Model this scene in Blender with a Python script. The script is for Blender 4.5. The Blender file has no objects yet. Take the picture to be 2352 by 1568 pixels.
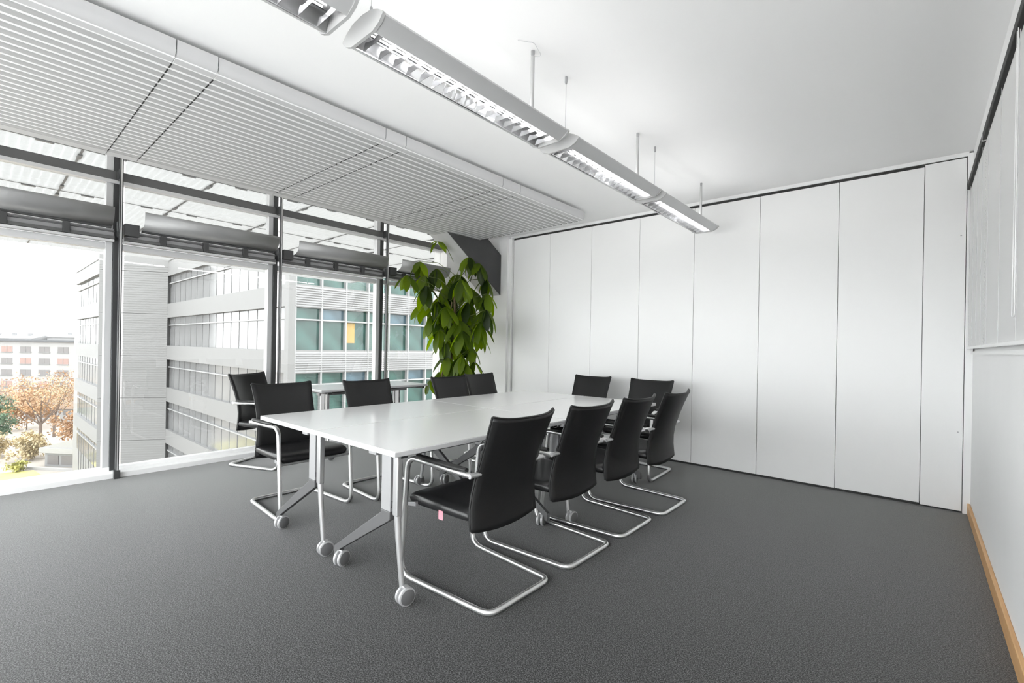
import bpy, math, random
from mathutils import Vector, Matrix
PI = math.pi
random.seed(7)
scene = bpy.context.scene
COL = scene.collection

# ------------------------------------------------------------------ camera, sky, exposure
W_PX, F_PX, CX, CY = 2352.0, 1076.16, 1172.73, 794.90
YAW, ROLL = 0.7154, 0.0170
cam = bpy.data.cameras.new('camera')
cam.sensor_width = 36.0
cam.lens = 36.0 * F_PX / W_PX
cam.shift_x = (1176.0 - CX) / W_PX
cam.shift_y = (CY - 784.0) / W_PX
cam.clip_start = 0.02
cam.clip_end = 2000
camo = bpy.data.objects.new('camera', cam)
COL.objects.link(camo)
_f = Vector((-math.sin(YAW), math.cos(YAW), 0)); _r = Vector((math.cos(YAW), math.sin(YAW), 0)); _u = Vector((0, 0, 1))
_cr = _r * math.cos(ROLL) + _u * math.sin(ROLL); _cu = -_r * math.sin(ROLL) + _u * math.cos(ROLL)
_m = Matrix((_cr, _cu, -_f)).transposed().to_4x4(); _m.translation = Vector((-0.0073, -0.0206, 1.2247))
camo.matrix_world = _m
scene.camera = camo

world = bpy.data.worlds.new('overcast_sky'); scene.world = world; world.use_nodes = True
SKY = 4.4
_bg = world.node_tree.nodes['Background']; _bg.inputs[0].default_value = (0.98, 0.99, 1.0, 1); _bg.inputs[1].default_value = SKY
scene.view_settings.view_transform = 'Standard'
scene.view_settings.look = 'None'
scene.view_settings.gamma = 1.0
scene.view_settings.use_curve_mapping = False
scene.view_settings.exposure = 1.1
LAMP_UP, LAMP_DOWN = 1.4, 0.5
scene.cycles.caustics_reflective = False
scene.cycles.caustics_refractive = False
scene.cycles.diffuse_bounces = 6

# ------------------------------------------------------------------ materials
MATS = {}
def mat(name, col, rough=0.5, metal=0.0, spec=0.5, noise=None, bump=None, sheen=0.0, coat=0.0, extra=None):
    """noise=(scale, amount): lightness variation; bump=(scale, strength)"""
    m = bpy.data.materials.new(name); m.use_nodes = True
    nt = m.node_tree; b = nt.nodes['Principled BSDF']
    b.inputs['Base Color'].default_value = (*col, 1); b.inputs['Roughness'].default_value = rough
    b.inputs['Metallic'].default_value = metal; b.inputs['Specular IOR Level'].default_value = spec
    if sheen: b.inputs['Sheen Weight'].default_value = sheen; b.inputs['Sheen Roughness'].default_value = 0.4
    if coat: b.inputs['Coat Weight'].default_value = coat; b.inputs['Coat Roughness'].default_value = 0.15
    if noise or bump:
        tc = nt.nodes.new('ShaderNodeTexCoord')
    if noise:
        n = nt.nodes.new('ShaderNodeTexNoise'); n.inputs['Scale'].default_value = noise[0]; n.inputs['Detail'].default_value = 2.0
        nt.links.new(tc.outputs['Object'], n.inputs['Vector'])
        r = nt.nodes.new('ShaderNodeValToRGB'); a = noise[1]
        r.color_ramp.elements[0].position = 0.34; r.color_ramp.elements[1].position = 0.66
        r.color_ramp.elements[0].color = (*[c * (1 - a) for c in col], 1); r.color_ramp.elements[1].color = (*[min(1, c * (1 + a)) for c in col], 1)
        nt.links.new(n.outputs['Fac'], r.inputs[0]); nt.links.new(r.outputs[0], b.inputs['Base Color'])
    if bump:
        n2 = nt.nodes.new('ShaderNodeTexNoise'); n2.inputs['Scale'].default_value = bump[0]; n2.inputs['Detail'].default_value = 2.0
        nt.links.new(tc.outputs['Object'], n2.inputs['Vector'])
        bp = nt.nodes.new('ShaderNodeBump'); bp.inputs['Strength'].default_value = bump[1]; bp.inputs['Distance'].default_value = 0.002
        nt.links.new(n2.outputs['Fac'], bp.inputs['Height']); nt.links.new(bp.outputs[0], b.inputs['Normal'])
    MATS[name] = m
    return m
def glass_mat(name, tint, refl=0.06):
    m = bpy.data.materials.new(name); m.use_nodes = True; nt = m.node_tree; nt.nodes.clear()
    o = nt.nodes.new('ShaderNodeOutputMaterial'); t = nt.nodes.new('ShaderNodeBsdfTransparent'); g = nt.nodes.new('ShaderNodeBsdfGlossy')
    t.inputs[0].default_value = (*tint, 1); g.inputs['Roughness'].default_value = 0.0
    mx = nt.nodes.new('ShaderNodeMixShader'); mx.inputs[0].default_value = refl
    nt.links.new(t.outputs[0], mx.inputs[1]); nt.links.new(g.outputs[0], mx.inputs[2]); nt.links.new(mx.outputs[0], o.inputs[0])
    MATS[name] = m
def frit_mat(name):
    """white fritted glass: rows of translucent print dashes on clear glass"""
    m = bpy.data.materials.new(name); m.use_nodes = True; nt = m.node_tree; nt.nodes.clear()
    o = nt.nodes.new('ShaderNodeOutputMaterial'); t = nt.nodes.new('ShaderNodeBsdfTransparent'); d = nt.nodes.new('ShaderNodeBsdfTranslucent'); df = nt.nodes.new('ShaderNodeBsdfDiffuse')
    t.inputs[0].default_value = (.95, .96, .96, 1); d.inputs[0].default_value = (.40, .403, .406, 1); df.inputs[0].default_value = (.85, .86, .87, 1)
    a = nt.nodes.new('ShaderNodeMixShader'); a.inputs[0].default_value = 0.3
    nt.links.new(d.outputs[0], a.inputs[1]); nt.links.new(df.outputs[0], a.inputs[2])
    tc = nt.nodes.new('ShaderNodeTexCoord'); br = nt.nodes.new('ShaderNodeTexBrick')
    br.inputs['Scale'].default_value = 1.0; br.inputs['Brick Width'].default_value = 0.16; br.inputs['Row Height'].default_value = 0.09
    br.inputs['Mortar Size'].default_value = 0.012; br.inputs['Color1'].default_value = (.95, .95, .95, 1); br.inputs['Color2'].default_value = (.95, .95, .95, 1); br.inputs['Mortar'].default_value = (.86, .86, .86, 1)
    nt.links.new(tc.outputs['Object'], br.inputs['Vector'])
    mx = nt.nodes.new('ShaderNodeMixShader'); nt.links.new(br.outputs['Color'], mx.inputs[0])
    nt.links.new(t.outputs[0], mx.inputs[1]); nt.links.new(a.outputs[0], mx.inputs[2]); nt.links.new(mx.outputs[0], o.inputs[0])
    MATS[name] = m
def leaf_mat(name, c0, c1, trans=0.45):
    m = bpy.data.materials.new(name); m.use_nodes = True; nt = m.node_tree; b = nt.nodes['Principled BSDF']; o = nt.nodes['Material Output']
    oi = nt.nodes.new('ShaderNodeObjectInfo'); r = nt.nodes.new('ShaderNodeValToRGB')
    r.color_ramp.elements[0].color = (*c0, 1); r.color_ramp.elements[1].color = (*c1, 1)
    nt.links.new(oi.outputs['Random'], r.inputs[0]); nt.links.new(r.outputs[0], b.inputs['Base Color']); b.inputs['Roughness'].default_value = 0.42
    tr = nt.nodes.new('ShaderNodeBsdfTranslucent'); hs = nt.nodes.new('ShaderNodeHueSaturation'); hs.inputs['Value'].default_value = 3.2; hs.inputs['Saturation'].default_value = 1.1
    nt.links.new(r.outputs[0], hs.inputs['Color']); nt.links.new(hs.outputs[0], tr.inputs[0])
    mx = nt.nodes.new('ShaderNodeMixShader'); mx.inputs[0].default_value = trans
    nt.links.new(b.outputs[0], mx.inputs[1]); nt.links.new(tr.outputs[0], mx.inputs[2]); nt.links.new(mx.outputs[0], o.inputs[0])
    MATS[name] = m
def carpet_mat(name):
    m = bpy.data.materials.new(name); m.use_nodes = True; nt = m.node_tree; b = nt.nodes['Principled BSDF']
    tc = nt.nodes.new('ShaderNodeTexCoord'); n = nt.nodes.new('ShaderNodeTexNoise'); n.inputs['Scale'].default_value = 185; n.inputs['Detail'].default_value = 3; n.inputs['Roughness'].default_value = .8
    nt.links.new(tc.outputs['Object'], n.inputs['Vector'])
    r = nt.nodes.new('ShaderNodeValToRGB'); r.color_ramp.elements[0].position = .46; r.color_ramp.elements[1].position = .60
    r.color_ramp.elements[0].color = (.002, .002, .0021, 1); r.color_ramp.elements[1].color = (.145, .1455, .148, 1)
    nt.links.new(n.outputs['Fac'], r.inputs[0]); nt.links.new(r.outputs[0], b.inputs['Base Color'])
    b.inputs['Roughness'].default_value = .62; b.inputs['Specular IOR Level'].default_value = .32
    b.inputs['Sheen Weight'].default_value = .6; b.inputs['Sheen Roughness'].default_value = .3
    bp = nt.nodes.new('ShaderNodeBump'); bp.inputs['Strength'].default_value = .6; bp.inputs['Distance'].default_value = .0025
    nt.links.new(n.outputs['Fac'], bp.inputs['Height']); nt.links.new(bp.outputs[0], b.inputs['Normal'])
    MATS[name] = m
def stripe_mat(name, c0, c1, scale, rough=.35):
    """horizontal blind stripes seen in a far window"""
    m = bpy.data.materials.new(name); m.use_nodes = True; nt = m.node_tree; b = nt.nodes['Principled BSDF']
    tc = nt.nodes.new('ShaderNodeTexCoord'); w = nt.nodes.new('ShaderNodeTexWave'); w.bands_direction = 'Z'; w.inputs['Scale'].default_value = scale
    nt.links.new(tc.outputs['Object'], w.inputs['Vector']); r = nt.nodes.new('ShaderNodeValToRGB')
    r.color_ramp.elements[0].color = (*c0, 1); r.color_ramp.elements[1].color = (*c1, 1)
    nt.links.new(w.outputs['Fac'], r.inputs[0]); nt.links.new(r.outputs[0], b.inputs['Base Color']); b.inputs['Roughness'].default_value = rough
    MATS[name] = m
def wood_mat(name):
    m = bpy.data.materials.new(name); m.use_nodes = True; nt = m.node_tree; b = nt.nodes['Principled BSDF']
    tc = nt.nodes.new('ShaderNodeTexCoord'); mp = nt.nodes.new('ShaderNodeMapping'); mp.inputs['Scale'].default_value = (30, 1.2, 30)
    n = nt.nodes.new('ShaderNodeTexNoise'); n.inputs['Scale'].default_value = 2.5; n.inputs['Detail'].default_value = 4
    nt.links.new(tc.outputs['Object'], mp.inputs[0]); nt.links.new(mp.outputs[0], n.inputs['Vector'])
    r = nt.nodes.new('ShaderNodeValToRGB'); r.color_ramp.elements[0].color = (.52, .27, .10, 1); r.color_ramp.elements[1].color = (.80, .50, .23, 1)
    nt.links.new(n.outputs['Fac'], r.inputs[0]); nt.links.new(r.outputs[0], b.inputs['Base Color']); b.inputs['Roughness'].default_value = .4
    MATS[name] = m

mat('white_paint', (.88, .88, .88), .6, noise=(3, .01))
mat('ceiling_paint', (.94, .94, .94), .8)
mat('panel_white', (.88, .88, .88), .35)
mat('sail_metal', (.44, .44, .444), .42, spec=.5)
mat('backing_white', (.96, .96, .96), .5)
mat('sail_edge', (.56, .56, .565), .45)
mat('black_gap', (.02, .02, .02), .6)
mat('dark_steel', (.045, .046, .048), .35, spec=.6)
mat('mid_steel', (.12, .12, .122), .4, metal=.3)
mat('grey_steel', (.40, .40, .41), .4, metal=.2)
mat('light_steel', (.66, .66, .67), .35, metal=.3)
mat('chrome', (.84, .84, .84), .30, metal=.9)
mat('satin_alu', (.62, .62, .63), .32, metal=.75)
mat('lamp_grey', (.62, .62, .625), .4, metal=.2)
mat('lamp_cap', (.52, .52, .52), .45)
mat('reflector', (.82, .82, .83), .16, metal=.9)
mat('shelf_metal', (.34, .34, .343), .35, metal=.25)
mat('table_white', (.92, .92, .922), .16, spec=.5)
mat('table_edge', (.62, .62, .63), .35)
mat('leg_grey', (.40, .40, .41), .38, metal=.3)
mat('caster_grey', (.50, .50, .51), .4, metal=.3)
mat('arm_grey', (.13, .13, .133), .45, metal=.2)
mat('hub_grey', (.14, .14, .143), .5)
mat('black_leather', (.012, .012, .0125), .45, spec=.35, bump=(220, .12))
mat('seat_leather', (.016, .016, .017), .33, spec=.5, bump=(180, .08))
mat('black_rubber', (.015, .015, .015), .5)
mat('piping', (.10, .10, .10), .35)
mat('red_tag', (.75, .33, .40), .6)
mat('concrete', (.48, .48, .485), .75, noise=(6, .05))
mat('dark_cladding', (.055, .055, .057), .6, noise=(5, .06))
def slat_mat(name):
    m = bpy.data.materials.new(name); m.use_nodes = True; nt = m.node_tree; b = nt.nodes['Principled BSDF']; b.inputs['Base Color'].default_value = (.78, .78, .78, 1); b.inputs['Roughness'].default_value = .45
    tr = nt.nodes.new('ShaderNodeBsdfTranslucent'); tr.inputs[0].default_value = (.75, .75, .75, 1); mx = nt.nodes.new('ShaderNodeMixShader'); mx.inputs[0].default_value = .04
    nt.links.new(b.outputs[0], mx.inputs[1]); nt.links.new(tr.outputs[0], mx.inputs[2]); nt.links.new(mx.outputs[0], nt.nodes['Material Output'].inputs[0]); MATS[name] = m
slat_mat('blind_slat')
mat('pot_grey', (.24, .24, .25), .5)
mat('soil', (.05, .035, .025), .9)
mat('stem_green', (.10, .13, .03), .6)
mat('trunk_brown', (.20, .14, .09), .8)
carpet_mat('carpet'); wood_mat('oak')
glass_mat('window_glass', (.76, .77, .765), .05)
glass_mat('clear_glass', (.97, .98, .975), .05)
frit_mat('fritted_glass')
leaf_mat('leaf', (.013, .026, .005), (.125, .19, .009), .5)
mat('facade_white', (.185, .185, .185), .6)
mat('facade_grey', (0.222, 0.222, 0.225), .55)
mat('facade_frame', (0.279, 0.282, 0.285), .5)
mat('thin_mullion', (.14, .14, .143), .5)
mat('teal_glass', (.032, .075, .066), .12, spec=.5, noise=(.8, .35))
mat('blue_glass', (.06, .10, .125), .12, spec=.5, noise=(.9, .3))
mat('pale_glass', (.155, .157, .16), .12, spec=.5, noise=(.4, .2))
stripe_mat('blind_teal', (.06, .105, .095), (.125, .175, .165), 5.0)
mat('yellow_board', (0.348, 0.240, 0.088), .6)
mat('render_white', (0.304, 0.300, 0.297), .8)
mat('roof_grey', (0.095, 0.098, 0.106), .7)
mat('roof_tan', (0.177, 0.126, 0.091), .8, noise=(1.2, .25))
mat('far_window', (.15, .14, .14), .4)
mat('far_window_rose', (.26, .17, .15), .5)
mat('bark', (.15, .115, .095), .9)
mat('autumn_leaf', (.42, .265, .155), .8, noise=(.7, .4))
mat('pale_leaf', (.44, .36, .22), .8, noise=(.7, .35))
mat('green_leaf', (.13, .20, .13), .8, noise=(.7, .3))
mat('bush_leaf', (.34, .33, .10), .8, noise=(.8, .3))
mat('lawn', (.46, .42, .13), .9, noise=(.25, .3))
mat('paving', (.29, .265, .235), .9, noise=(.15, .15))
mat('bounce_white', (.82, .815, .81), .9, noise=(8, .1))
mat('city_grey', (0.228, 0.228, 0.234), .8)

# ------------------------------------------------------------------ mesh helpers
class MB:
    def __init__(s): s.v = []; s.f = []
    def add(s, vs, fs):
        o = len(s.v); s.v += [tuple(p) for p in vs]; s.f += [tuple(i + o for i in f) for f in fs]; return s
    def box(s, x0, x1, y0, y1, z0, z1):
        return s.add([(x0,y0,z0),(x1,y0,z0),(x1,y1,z0),(x0,y1,z0),(x0,y0,z1),(x1,y0,z1),(x1,y1,z1),(x0,y1,z1)],
                     [(0,3,2,1),(4,5,6,7),(0,1,5,4),(1,2,6,5),(2,3,7,6),(3,0,4,7)])
    def prism(s, pts, axis, a, b):
        """pts: closed 2-D outline; extruded along axis 'x','y','z' from a to b"""
        n = len(pts)
        def P(p, t): return {'x': (t, p[0], p[1]), 'y': (p[0], t, p[1]), 'z': (p[0], p[1], t)}[axis]
        vs = [P(p, a) for p in pts] + [P(p, b) for p in pts]
        fs = [tuple(range(n - 1, -1, -1)), tuple(range(n, 2 * n))] + [(i, (i + 1) % n, n + (i + 1) % n, n + i) for i in range(n)]
        return s.add(vs, fs)
    def tube(s, path, r, n=10, caps=True):
        path = [Vector(p) for p in path]; m = len(path); rs = r if isinstance(r, (list, tuple)) else [r] * m
        t0 = (path[1] - path[0]).normalized(); nrm = t0.orthogonal().normalized(); vs = []
        for i, p in enumerate(path):
            t = ((path[min(i + 1, m - 1)] - p).normalized() + (p - path[max(i - 1, 0)]).normalized())
            t = t.normalized() if t.length > 1e-6 else t0
            nrm = (nrm - t * nrm.dot(t)); nrm = nrm.normalized() if nrm.length > 1e-6 else t.orthogonal().normalized()
            bn = t.cross(nrm)
            for k in range(n):
                a = 2 * PI * k / n; vs.append(p + (nrm * math.cos(a) + bn * math.sin(a)) * rs[i])
        fs = [(i * n + k, i * n + (k + 1) % n, (i + 1) * n + (k + 1) % n, (i + 1) * n + k) for i in range(m - 1) for k in range(n)]
        if caps: fs += [tuple(range(n - 1, -1, -1)), tuple((m - 1) * n + k for k in range(n))]
        return s.add(vs, fs)
    def lathe(s, prof, n=20, c=(0, 0)):
        """prof: (radius, z) list revolved about z through c"""
        m = len(prof); vs = [(c[0] + r * math.cos(2*PI*k/n), c[1] + r * math.sin(2*PI*k/n), z) for r, z in prof for k in range(n)]
        fs = [(i * n + k, i * n + (k + 1) % n, (i + 1) * n + (k + 1) % n, (i + 1) * n + k) for i in range(m - 1) for k in range(n)]
        fs += [tuple(range(n - 1, -1, -1)), tuple((m - 1) * n + k for k in range(n))]
        return s.add(vs, fs)
    def disc(s, c, axis, r, h, n=20, rim=.15):
        """a wheel-like disc with chamfered rims, axis a unit vector, thickness h"""
        ax = Vector(axis).normalized(); a = ax.orthogonal().normalized(); b = ax.cross(a); c = Vector(c)
        prof = [(r * (1 - rim), -h / 2), (r, -h / 2 + r * rim * .6), (r, h / 2 - r * rim * .6), (r * (1 - rim), h / 2)]
        vs = [c + ax * z + (a * math.cos(2*PI*k/n) + b * math.sin(2*PI*k/n)) * q for q, z in prof for k in range(n)]
        fs = [(i * n + k, i * n + (k + 1) % n, (i + 1) * n + (k + 1) % n, (i + 1) * n + k) for i in range(3) for k in range(n)]
        fs += [tuple(range(n - 1, -1, -1)), tuple(3 * n + k for k in range(n))]
        return s.add(vs, fs)
    def slab(s, fn, nu, nv, th):
        """closed thick sheet: fn(u,v)->(front point, normal)"""
        A = []; B = []
        for i in range(nu + 1):
            for j in range(nv + 1):
                p, nn = fn(i / nu, j / nv); p = Vector(p); nn = Vector(nn).normalized(); A.append(p); B.append(p - nn * th)
        w = nv + 1; N = len(A); fs = []
        for i in range(nu):
            for j in range(nv):
                q = (i*w+j, (i+1)*w+j, (i+1)*w+j+1, i*w+j+1); fs.append(q); fs.append(tuple(k + N for k in reversed(q)))
        rim = [i*w for i in range(nu+1)] + [nu*w+j for j in range(1, w)] + [i*w+nv for i in range(nu-1, -1, -1)] + [j for j in range(nv-1, 0, -1)]
        for a, b in zip(rim, rim[1:] + rim[:1]): fs.append((b, a, a + N, b + N))
        return s.add(A + B, fs)
    def mesh(s, name, m, smooth=False):
        me = bpy.data.meshes.new(name); me.from_pydata(s.v, [], s.f); me.update()
        if m: me.materials.append(MATS[m])
        if smooth:
            me.polygons.foreach_set('use_smooth', [True] * len(me.polygons))
            if smooth != 'all': me.set_sharp_from_angle(angle=math.radians(40))
        return me
def fillet(pts, rad, seg=5):
    pts = [Vector(p) for p in pts]; out = [pts[0]]
    rads = rad if isinstance(rad, (list, tuple)) else [rad] * (len(pts) - 2)
    for i in range(1, len(pts) - 1):
        p, a, b = pts[i], (pts[i-1] - pts[i]), (pts[i+1] - pts[i]); la, lb = a.length, b.length; a.normalize(); b.normalize()
        ang = a.angle(b); d = min(rads[i-1] / math.tan(ang / 2), la * .49, lb * .49); s, e = p + a * d, p + b * d
        for k in range(seg + 1):
            t = k / seg; out.append(s * (1-t)**2 + p * 2*t*(1-t) + e * t*t)
    out.append(pts[-1]); return out
def obj(name, mb, m=None, parent=None, smooth=False, bevel=0, loc=None):
    me = mb if isinstance(mb, bpy.types.Mesh) else mb.mesh(name, m, smooth)
    o = bpy.data.objects.new(name, me); COL.objects.link(o)
    if parent: o.parent = parent
    if loc is not None: o.location = loc
    if bevel:
        md = o.modifiers.new('bevel', 'BEVEL'); md.width = bevel; md.segments = 2; md.limit_method = 'ANGLE'; md.harden_normals = False
    return o
def empty(name, loc=(0, 0, 0), rz=0.0):
    o = bpy.data.objects.new(name, None); COL.objects.link(o); o.location = loc; o.rotation_euler = (0, 0, rz); o.empty_display_size = .1; return o
def tag(o, label, cat=None, group=None, kind=None):
    o['label'] = label
    if cat: o['category'] = cat
    if group: o['group'] = group
    if kind: o['kind'] = kind
    return o
def copy_tree(o, parent=None):
    c = o.copy(); COL.objects.link(c)
    if parent: c.parent = parent
    for ch in list(o.children): copy_tree(ch, c)
    return c
def box(*a): return MB().box(*a)

# ------------------------------------------------------------------ room shell
XW, XR, YB, YF, ZC = -5.35, .31, 5.0, -1.3, 2.78
fl = obj('floor', box(XW - .02, XR + .1, YF, YB + .15, -.12, 0), 'carpet'); tag(fl, 'dark grey speckled carpet covering the meeting room floor', 'floor', kind='structure')
ce = empty('ceiling'); tag(ce, 'smooth white ceiling above the hanging lamps', 'ceiling', kind='structure')
obj('ceiling_plane', box(-4.80, XR + .1, YF, YB + .15, ZC, ZC + .12), 'ceiling_paint', ce)
obj('ceiling_riser', box(-4.92, -4.80, YF, YB + .15, ZC, 3.2), 'ceiling_paint', ce)
obj('window_head', box(-5.62, -4.92, YF, YB + .15, 3.14, 3.26), 'ceiling_paint', ce)
wf = empty('wall_front'); obj('spandrel', box(XW - .3, XR + .1, YF - .12, YF, -.1, .10), 'white_paint', wf); obj('header', box(XW - .3, XR + .1, YF - .12, YF, 2.0, 3.2), 'white_paint', wf)  # unseen windows added in this wall to brighten the partition and ceiling
for _i in range(5): obj('pier', box(XW - .3 + 1.4 * _i, XW - .1 + 1.4 * _i, YF - .12, YF, .10, 2.0), 'white_paint', wf)
for _i in range(4): obj('pane', box(XW - .1 + 1.4 * _i, XW + 1.1 + 1.4 * _i, YF - .07, YF - .06, .10, 2.0), 'clear_glass', wf)
tag(wf, 'unseen white wall behind the camera, windows added for fill light', 'wall', kind='structure')

# back wall: movable partition panels with recessed joints, head track and floor gap
wb = empty('wall_back', (0, YB, 0)); tag(wb, 'white movable partition wall of tall panels behind the table', 'wall', kind='structure')
obj('backing', box(-4.42, XR + .1, .055, .15, 0, ZC), 'leg_grey', wb)
PX = [-4.335, -3.702, -3.067, -2.431, -1.811, -1.181, -.548, .018]
for a, b in zip(PX[:-1], PX[1:]):
    obj('panel', box(a + .0018, b - .0018, 0, .05, .022, 2.722), 'panel_white', wb, bevel=.002)
obj('panel', box(.018 + .002, .262, -.012, .05, .014, 2.735), 'panel_white', wb, bevel=.002)
obj('head_track', box(-4.36, .262, .012, .06, 2.722, 2.748), 'black_gap', wb)
obj('track_cover', box(-4.40, .275, -.004, .15, 2.748, ZC), 'panel_white', wb)
obj('floor_seal', box(-4.335, .262, .012, .055, 0, .022), 'black_gap', wb)
for i in range(2):
    obj('screw', MB().disc((.235, -.012, .62 + 1.52 * i), (0, 1, 0), .005, .004, 10), 'grey_steel', wb)
tr = obj('trim_1', box(.266, .312, YB - .02, YB + .15, 0, 2.765), 'panel_white', bevel=.003); tag(tr, 'slim white end post between partition and blinds', 'trim', kind='structure')
# white pier in the window corner beside the partition
pr = empty('wall_left'); tag(pr, 'white pier filling the corner between windows and partition', 'wall', kind='structure')
obj('pier_front', box(-5.62, -4.40, 4.93, YB + .15, 0, 3.2), 'white_paint', pr)
obj('pier_return', box(-5.62, -5.33, 4.62, 4.93, 0, 3.2), 'white_paint', pr)
obj('pier_edge', box(-4.40, -4.345, 4.965, YB + .1, 0, 2.75), 'panel_white', pr, bevel=.003)

# concrete brace running from the ceiling down to the pier
br = MB()
br.prism([(3.65, 2.86), (4.44, 2.86), (4.95, 2.515), (4.95, 1.935)], 'x', -4.87, -4.53)
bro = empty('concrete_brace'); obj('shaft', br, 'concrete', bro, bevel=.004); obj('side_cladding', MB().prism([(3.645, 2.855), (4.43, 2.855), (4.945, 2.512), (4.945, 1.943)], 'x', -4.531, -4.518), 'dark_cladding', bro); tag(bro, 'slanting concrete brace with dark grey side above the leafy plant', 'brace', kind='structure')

# right wall: low panel, upper glazed strip behind blinds
wr = empty('wall_right'); tag(wr, 'white side wall with blinds above a plain panel', 'wall', kind='structure')
obj('lower_panel', box(XR, XR + .1, YF, YB + .15, 0, 1.235), 'white_paint', wr)
obj('upper_panel', box(XR + .01, XR + .1, YF, YB + .15, 1.235, ZC), 'white_paint', wr)
obj('lintel', box(XR - .012, XR + .01, YF, YB - .02, 2.525, ZC), 'white_paint', wr)
obj('sill_strip', box(XR - .012, XR + .01, YF, YB - .02, 1.225, 1.245), 'panel_white', wr)
bb = obj('baseboard_right', box(XR - .018, XR, YF, YB - .02, 0, .085), 'oak', bevel=.004); tag(bb, 'honey coloured wooden baseboard along the right wall', 'baseboard', kind='structure')

def blind(name, y0, y1, label, cord):
    t = empty(name, (.285, (y0 + y1) / 2, 0)); h = (y1 - y0) / 2
    tag(t, label, 'blind', 'venetian blinds')
    obj('head_rail', box(-.022, .012, -h, h, 2.480, 2.524), 'black_gap', t, bevel=.003)
    s = MB(); z = 1.29
    while z < 2.48:
        s.add([(.0015, -h, z - .011), (.0015, h, z - .011), (-.0045, h, z + .0115), (-.0045, -h, z + .0115), (.003, -h, z - .0107), (.003, h, z - .0107), (-.003, h, z + .0118), (-.003, -h, z + .0118)],
              [(0,1,2,3),(7,6,5,4),(0,4,5,1),(1,5,6,2),(2,6,7,3),(3,7,4,0)]); z += .0215
    so = obj('slats', s, 'blind_slat', t); so['kind'] = 'stuff'
    obj('bottom_rail', box(-.012, .008, -h, h, 1.262, 1.280), 'panel_white', t, bevel=.003)
    for q in (-.8, -.27, .27, .8):
        obj('ladder_cord', box(-.0105, -.0085, h * q - .0012, h * q + .0012, 1.27, 2.49), 'table_edge', t)
    if cord:
        pth = fillet([(-.016, cord, 2.49), (-.016, cord - .012, 1.37), (-.016, cord + .05, 1.37), (-.016, cord + .03, 2.49)], .02)
        obj('pull_cord', MB().tube(pth, .0016, 6), 'panel_white', t, True)
blind('venetian_blind', 3.885, 4.97, 'pale grey venetian blind beside the white end post', None)
blind('venetian_blind', 1.9, 3.862, 'pale grey venetian blind with hanging pull cord loop', -.28)
j = obj('rail_bracket', box(.262, .300, 3.862, 3.885, 2.48, 2.53), 'panel_white', bevel=.002); tag(j, 'small white bracket joining the two dark blind rails', 'bracket')

# ------------------------------------------------------------------ window wall
BAY, P0 = 1.376, .833
POSTS = [P0 + BAY * k for k in range(-1, 3)]
ENDS = [YF] + POSTS + [4.62]
sill = MB().prism([(XW, -.02), (XW, .045), (XW - .03, .055), (-5.55, .055), (-5.55, -.02)], 'y', YF, 4.62)
si = obj('trim_2', sill, 'panel_white', bevel=.004); tag(si, 'low white sill kerb along the foot of the windows', 'sill', kind='structure')
vis = {1: 'at the left edge of the photo before the autumn trees', 2: 'before the blank white tower wall', 3: 'before the teal office windows', 4: 'last in the row, behind the leafy plant'}
for i in range(len(ENDS) - 1):
    y0, y1 = ENDS[i], ENDS[i + 1]; L = y1 - y0
    w = empty('window_%d' % (i + 1), (0, y0, 0)); tag(w, 'full height window ' + vis.get(i, 'behind the camera beside the front wall'), 'window', kind='structure')
    obj('pane', box(-5.475, -5.465, .05, L - .0, .055, 2.06), 'window_glass', w)
    obj('pane', box(-5.475, -5.465, .05, L - .0, 2.06, 2.645), 'window_glass', w)
    obj('pane', box(-5.475, -5.465, .05, L - .0, 2.735, 3.14), 'window_glass', w)
    obj('top_rail', box(-5.52, -5.42, -.02, L - .02, 2.645, 2.725), 'mid_steel', w, bevel=.004)
    obj('top_rail_lip', box(-5.50, -5.415, -.02, L - .02, 2.615, 2.645), 'light_steel', w)
    obj('transom', box(-5.53, -5.45, -.02, L - .02, 2.03, 2.085), 'light_steel', w, bevel=.004)
    obj('foot_rail', box(-5.51, -5.44, 0, L, .055, .085), 'panel_white', w)
for i, y in enumerate(POSTS):
    t = empty('window_post', (-5.4, y, 0))
    vp = {1: 'leftmost twin steel window post standing full height on the sill', 2: 'twin steel window post right of the empty chair by the window', 3: 'twin steel window post just left of the leafy plant'}
    tag(t, vp.get(i, 'twin steel window post out of view behind the camera'), 'post', 'twin steel window posts')
    obj('outer_mullion', box(-.125, -.045, -.085, -.035, .05, 3.14), 'light_steel', t, bevel=.003)
    obj('mullion_gasket', box(-.12, -.035, -.035, .012, .05, 3.14), 'dark_steel', t, bevel=.003)
    obj('inner_post', box(.052, .088, -.012, .012, .075, 3.0), 'dark_steel', t, bevel=.003)
    obj('chrome_strip', box(.088, .0905, -.004, .004, .075, 3.0), 'chrome', t)
    obj('foot', box(.045, .095, -.022, .022, 0.0, .075), 'dark_steel', t, bevel=.003)
    obj('bracket', box(-.05, .06, -.02, .02, 2.12, 2.27), 'dark_steel', t, bevel=.004)
    obj('bracket', box(-.05, .06, -.016, .016, 2.64, 2.73), 'dark_steel', t, bevel=.004)

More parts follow.
